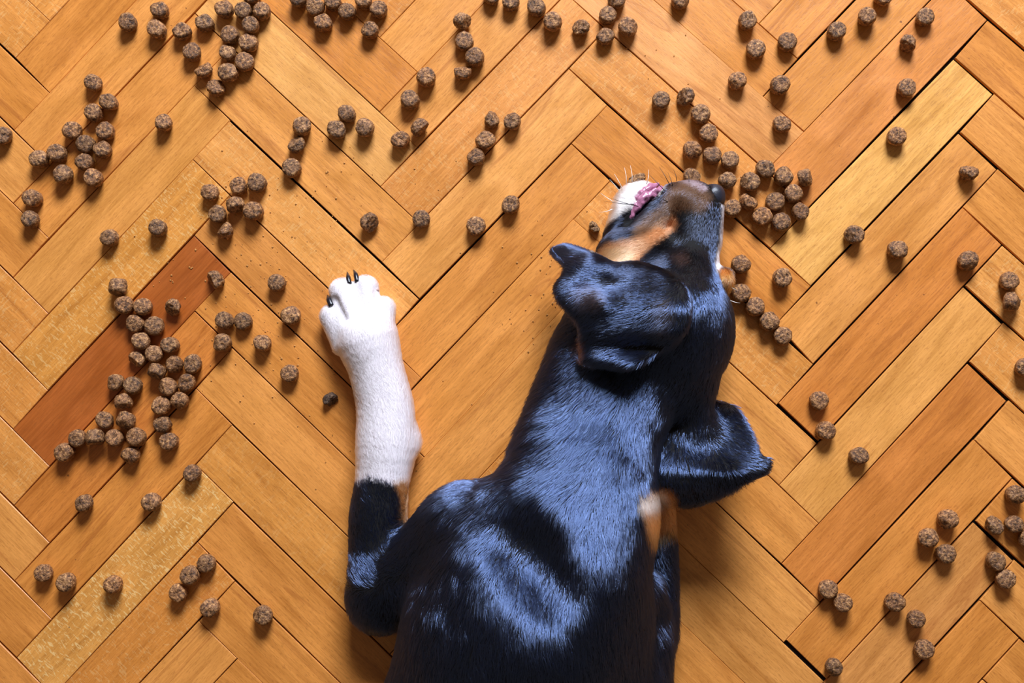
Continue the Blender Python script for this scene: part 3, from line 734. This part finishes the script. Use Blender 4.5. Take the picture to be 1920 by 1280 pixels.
# nose leather with its two nostrils
bm = bmesh.new(); bmesh.ops.create_icosphere(bm, subdivisions=5, radius=1.0)
cn = Q(1336, 370, 60)
for vtx in bm.verts:
    p = vtx.co.copy()
    p = Vector((math.copysign(abs(p.x) ** 0.85, p.x), math.copysign(abs(p.y) ** 0.85, p.y), math.copysign(abs(p.z) ** 0.9, p.z)))
    for nx_, ny_, nz_ in ((-0.50, 0.60, 0.62), (0.1, 0.85, -0.5)):
        dn = (p - Vector((nx_, ny_, nz_))).length; p *= 1 - 0.6 * math.exp(-(dn / 0.24) ** 2)
    p *= 1 - 0.12 * math.exp(-((p.z + 0.05) / 0.10) ** 2) * (p.y > 0)
    vtx.co = Vector((p.x * 23 * U, p.y * 24 * U, p.z * 29 * U)) + Vector(cn)
mn = bpy.data.meshes.new('nose'); bm.to_mesh(mn); bm.free(); mn.polygons.foreach_set('use_smooth', np.ones(len(mn.polygons), bool)); mn.materials.append(NOSE)
no = bpy.data.objects.new('nose', mn); SC.collection.objects.link(no); no.parent = dog; tag(no, 'bluish black nose leather with nostrils')
l1 = tube('lip', [(1240,352,56),(1226,362,64),(1210,370,70),(1197,384,72),(1187,400,70),(1179,416,64),(1173,428,56)], [6,9,9,7,5,4,2.5], LIP, 20, 0.24, 3, 14)
l2 = tube('lip', [(1234,346,48),(1218,352,58),(1204,362,64),(1192,376,64),(1184,390,60)], [4,7,7,5,3], LIP, 18, 0.24, 9, 14)
for l_ in (l1, l2): tag(l_, 'wet pink purple wrinkled lip')
for pts_, rr_, mt, lb in (([(655,532,40),(653,520,34),(651,510,22)], [5,4.5,1], CLAW, 'black claw'), ([(670,528,40),(667,515,34),(663,506,22)], [5,4.5,1], CLAW, 'black claw'),
                      ([(622,574,42),(617,562,36),(614,553,24)], [6,5.5,1], CLAW, 'black claw'), ([(706,546,34),(703,536,28),(700,528,18)], [5,4.5,1.5], CLAWL, 'pale pink claw')):
    tag(tube('claw', pts_, rr_, mt, 8), lb)
tag(tube('eyelid', [(1270,492,134),(1282,500,142),(1296,500,140),(1306,494,134)], [1.5,4,4,1.5], LID, 10), 'closed dark eyelid under the brow')
for (a_, b_, zz, m_) in (((1246,357),(1216,326),92,WHD),((1256,347),(1236,312),84,WHD),((1269,339),(1263,318),72,WHD),((1290,352),(1291,326),84,WHD),((1197,387),(1141,370),92,WHD),((1189,383),(1134,377),86,WHD),
                       ((1252,378),(1226,364),98,WHD),((1262,352),(1252,322),86,WHD),((1174,345),(1171,314),66,WHL),((1185,342),(1182,310),66,WHL),((1212,345),(1216,318),60,WHL),((1162,358),(1143,336),58,WHL),
                       ((1150,378),(1126,362),56,WHL),((1148,392),(1122,398),56,WHL),((1166,352),(1152,326),60,WHL),((1360,532),(1384,545),100,WHL),((1366,562),(1388,568),104,WHL)):
    mx_ = ((a_[0] + b_[0]) / 2 + 1.5, (a_[1] + b_[1]) / 2 + 1.5)
    tube('whisker', [(*a_, zz), (*mx_, zz + 4), (*b_, zz - 6)], [0.75, 0.55, 0.2], m_, 5)
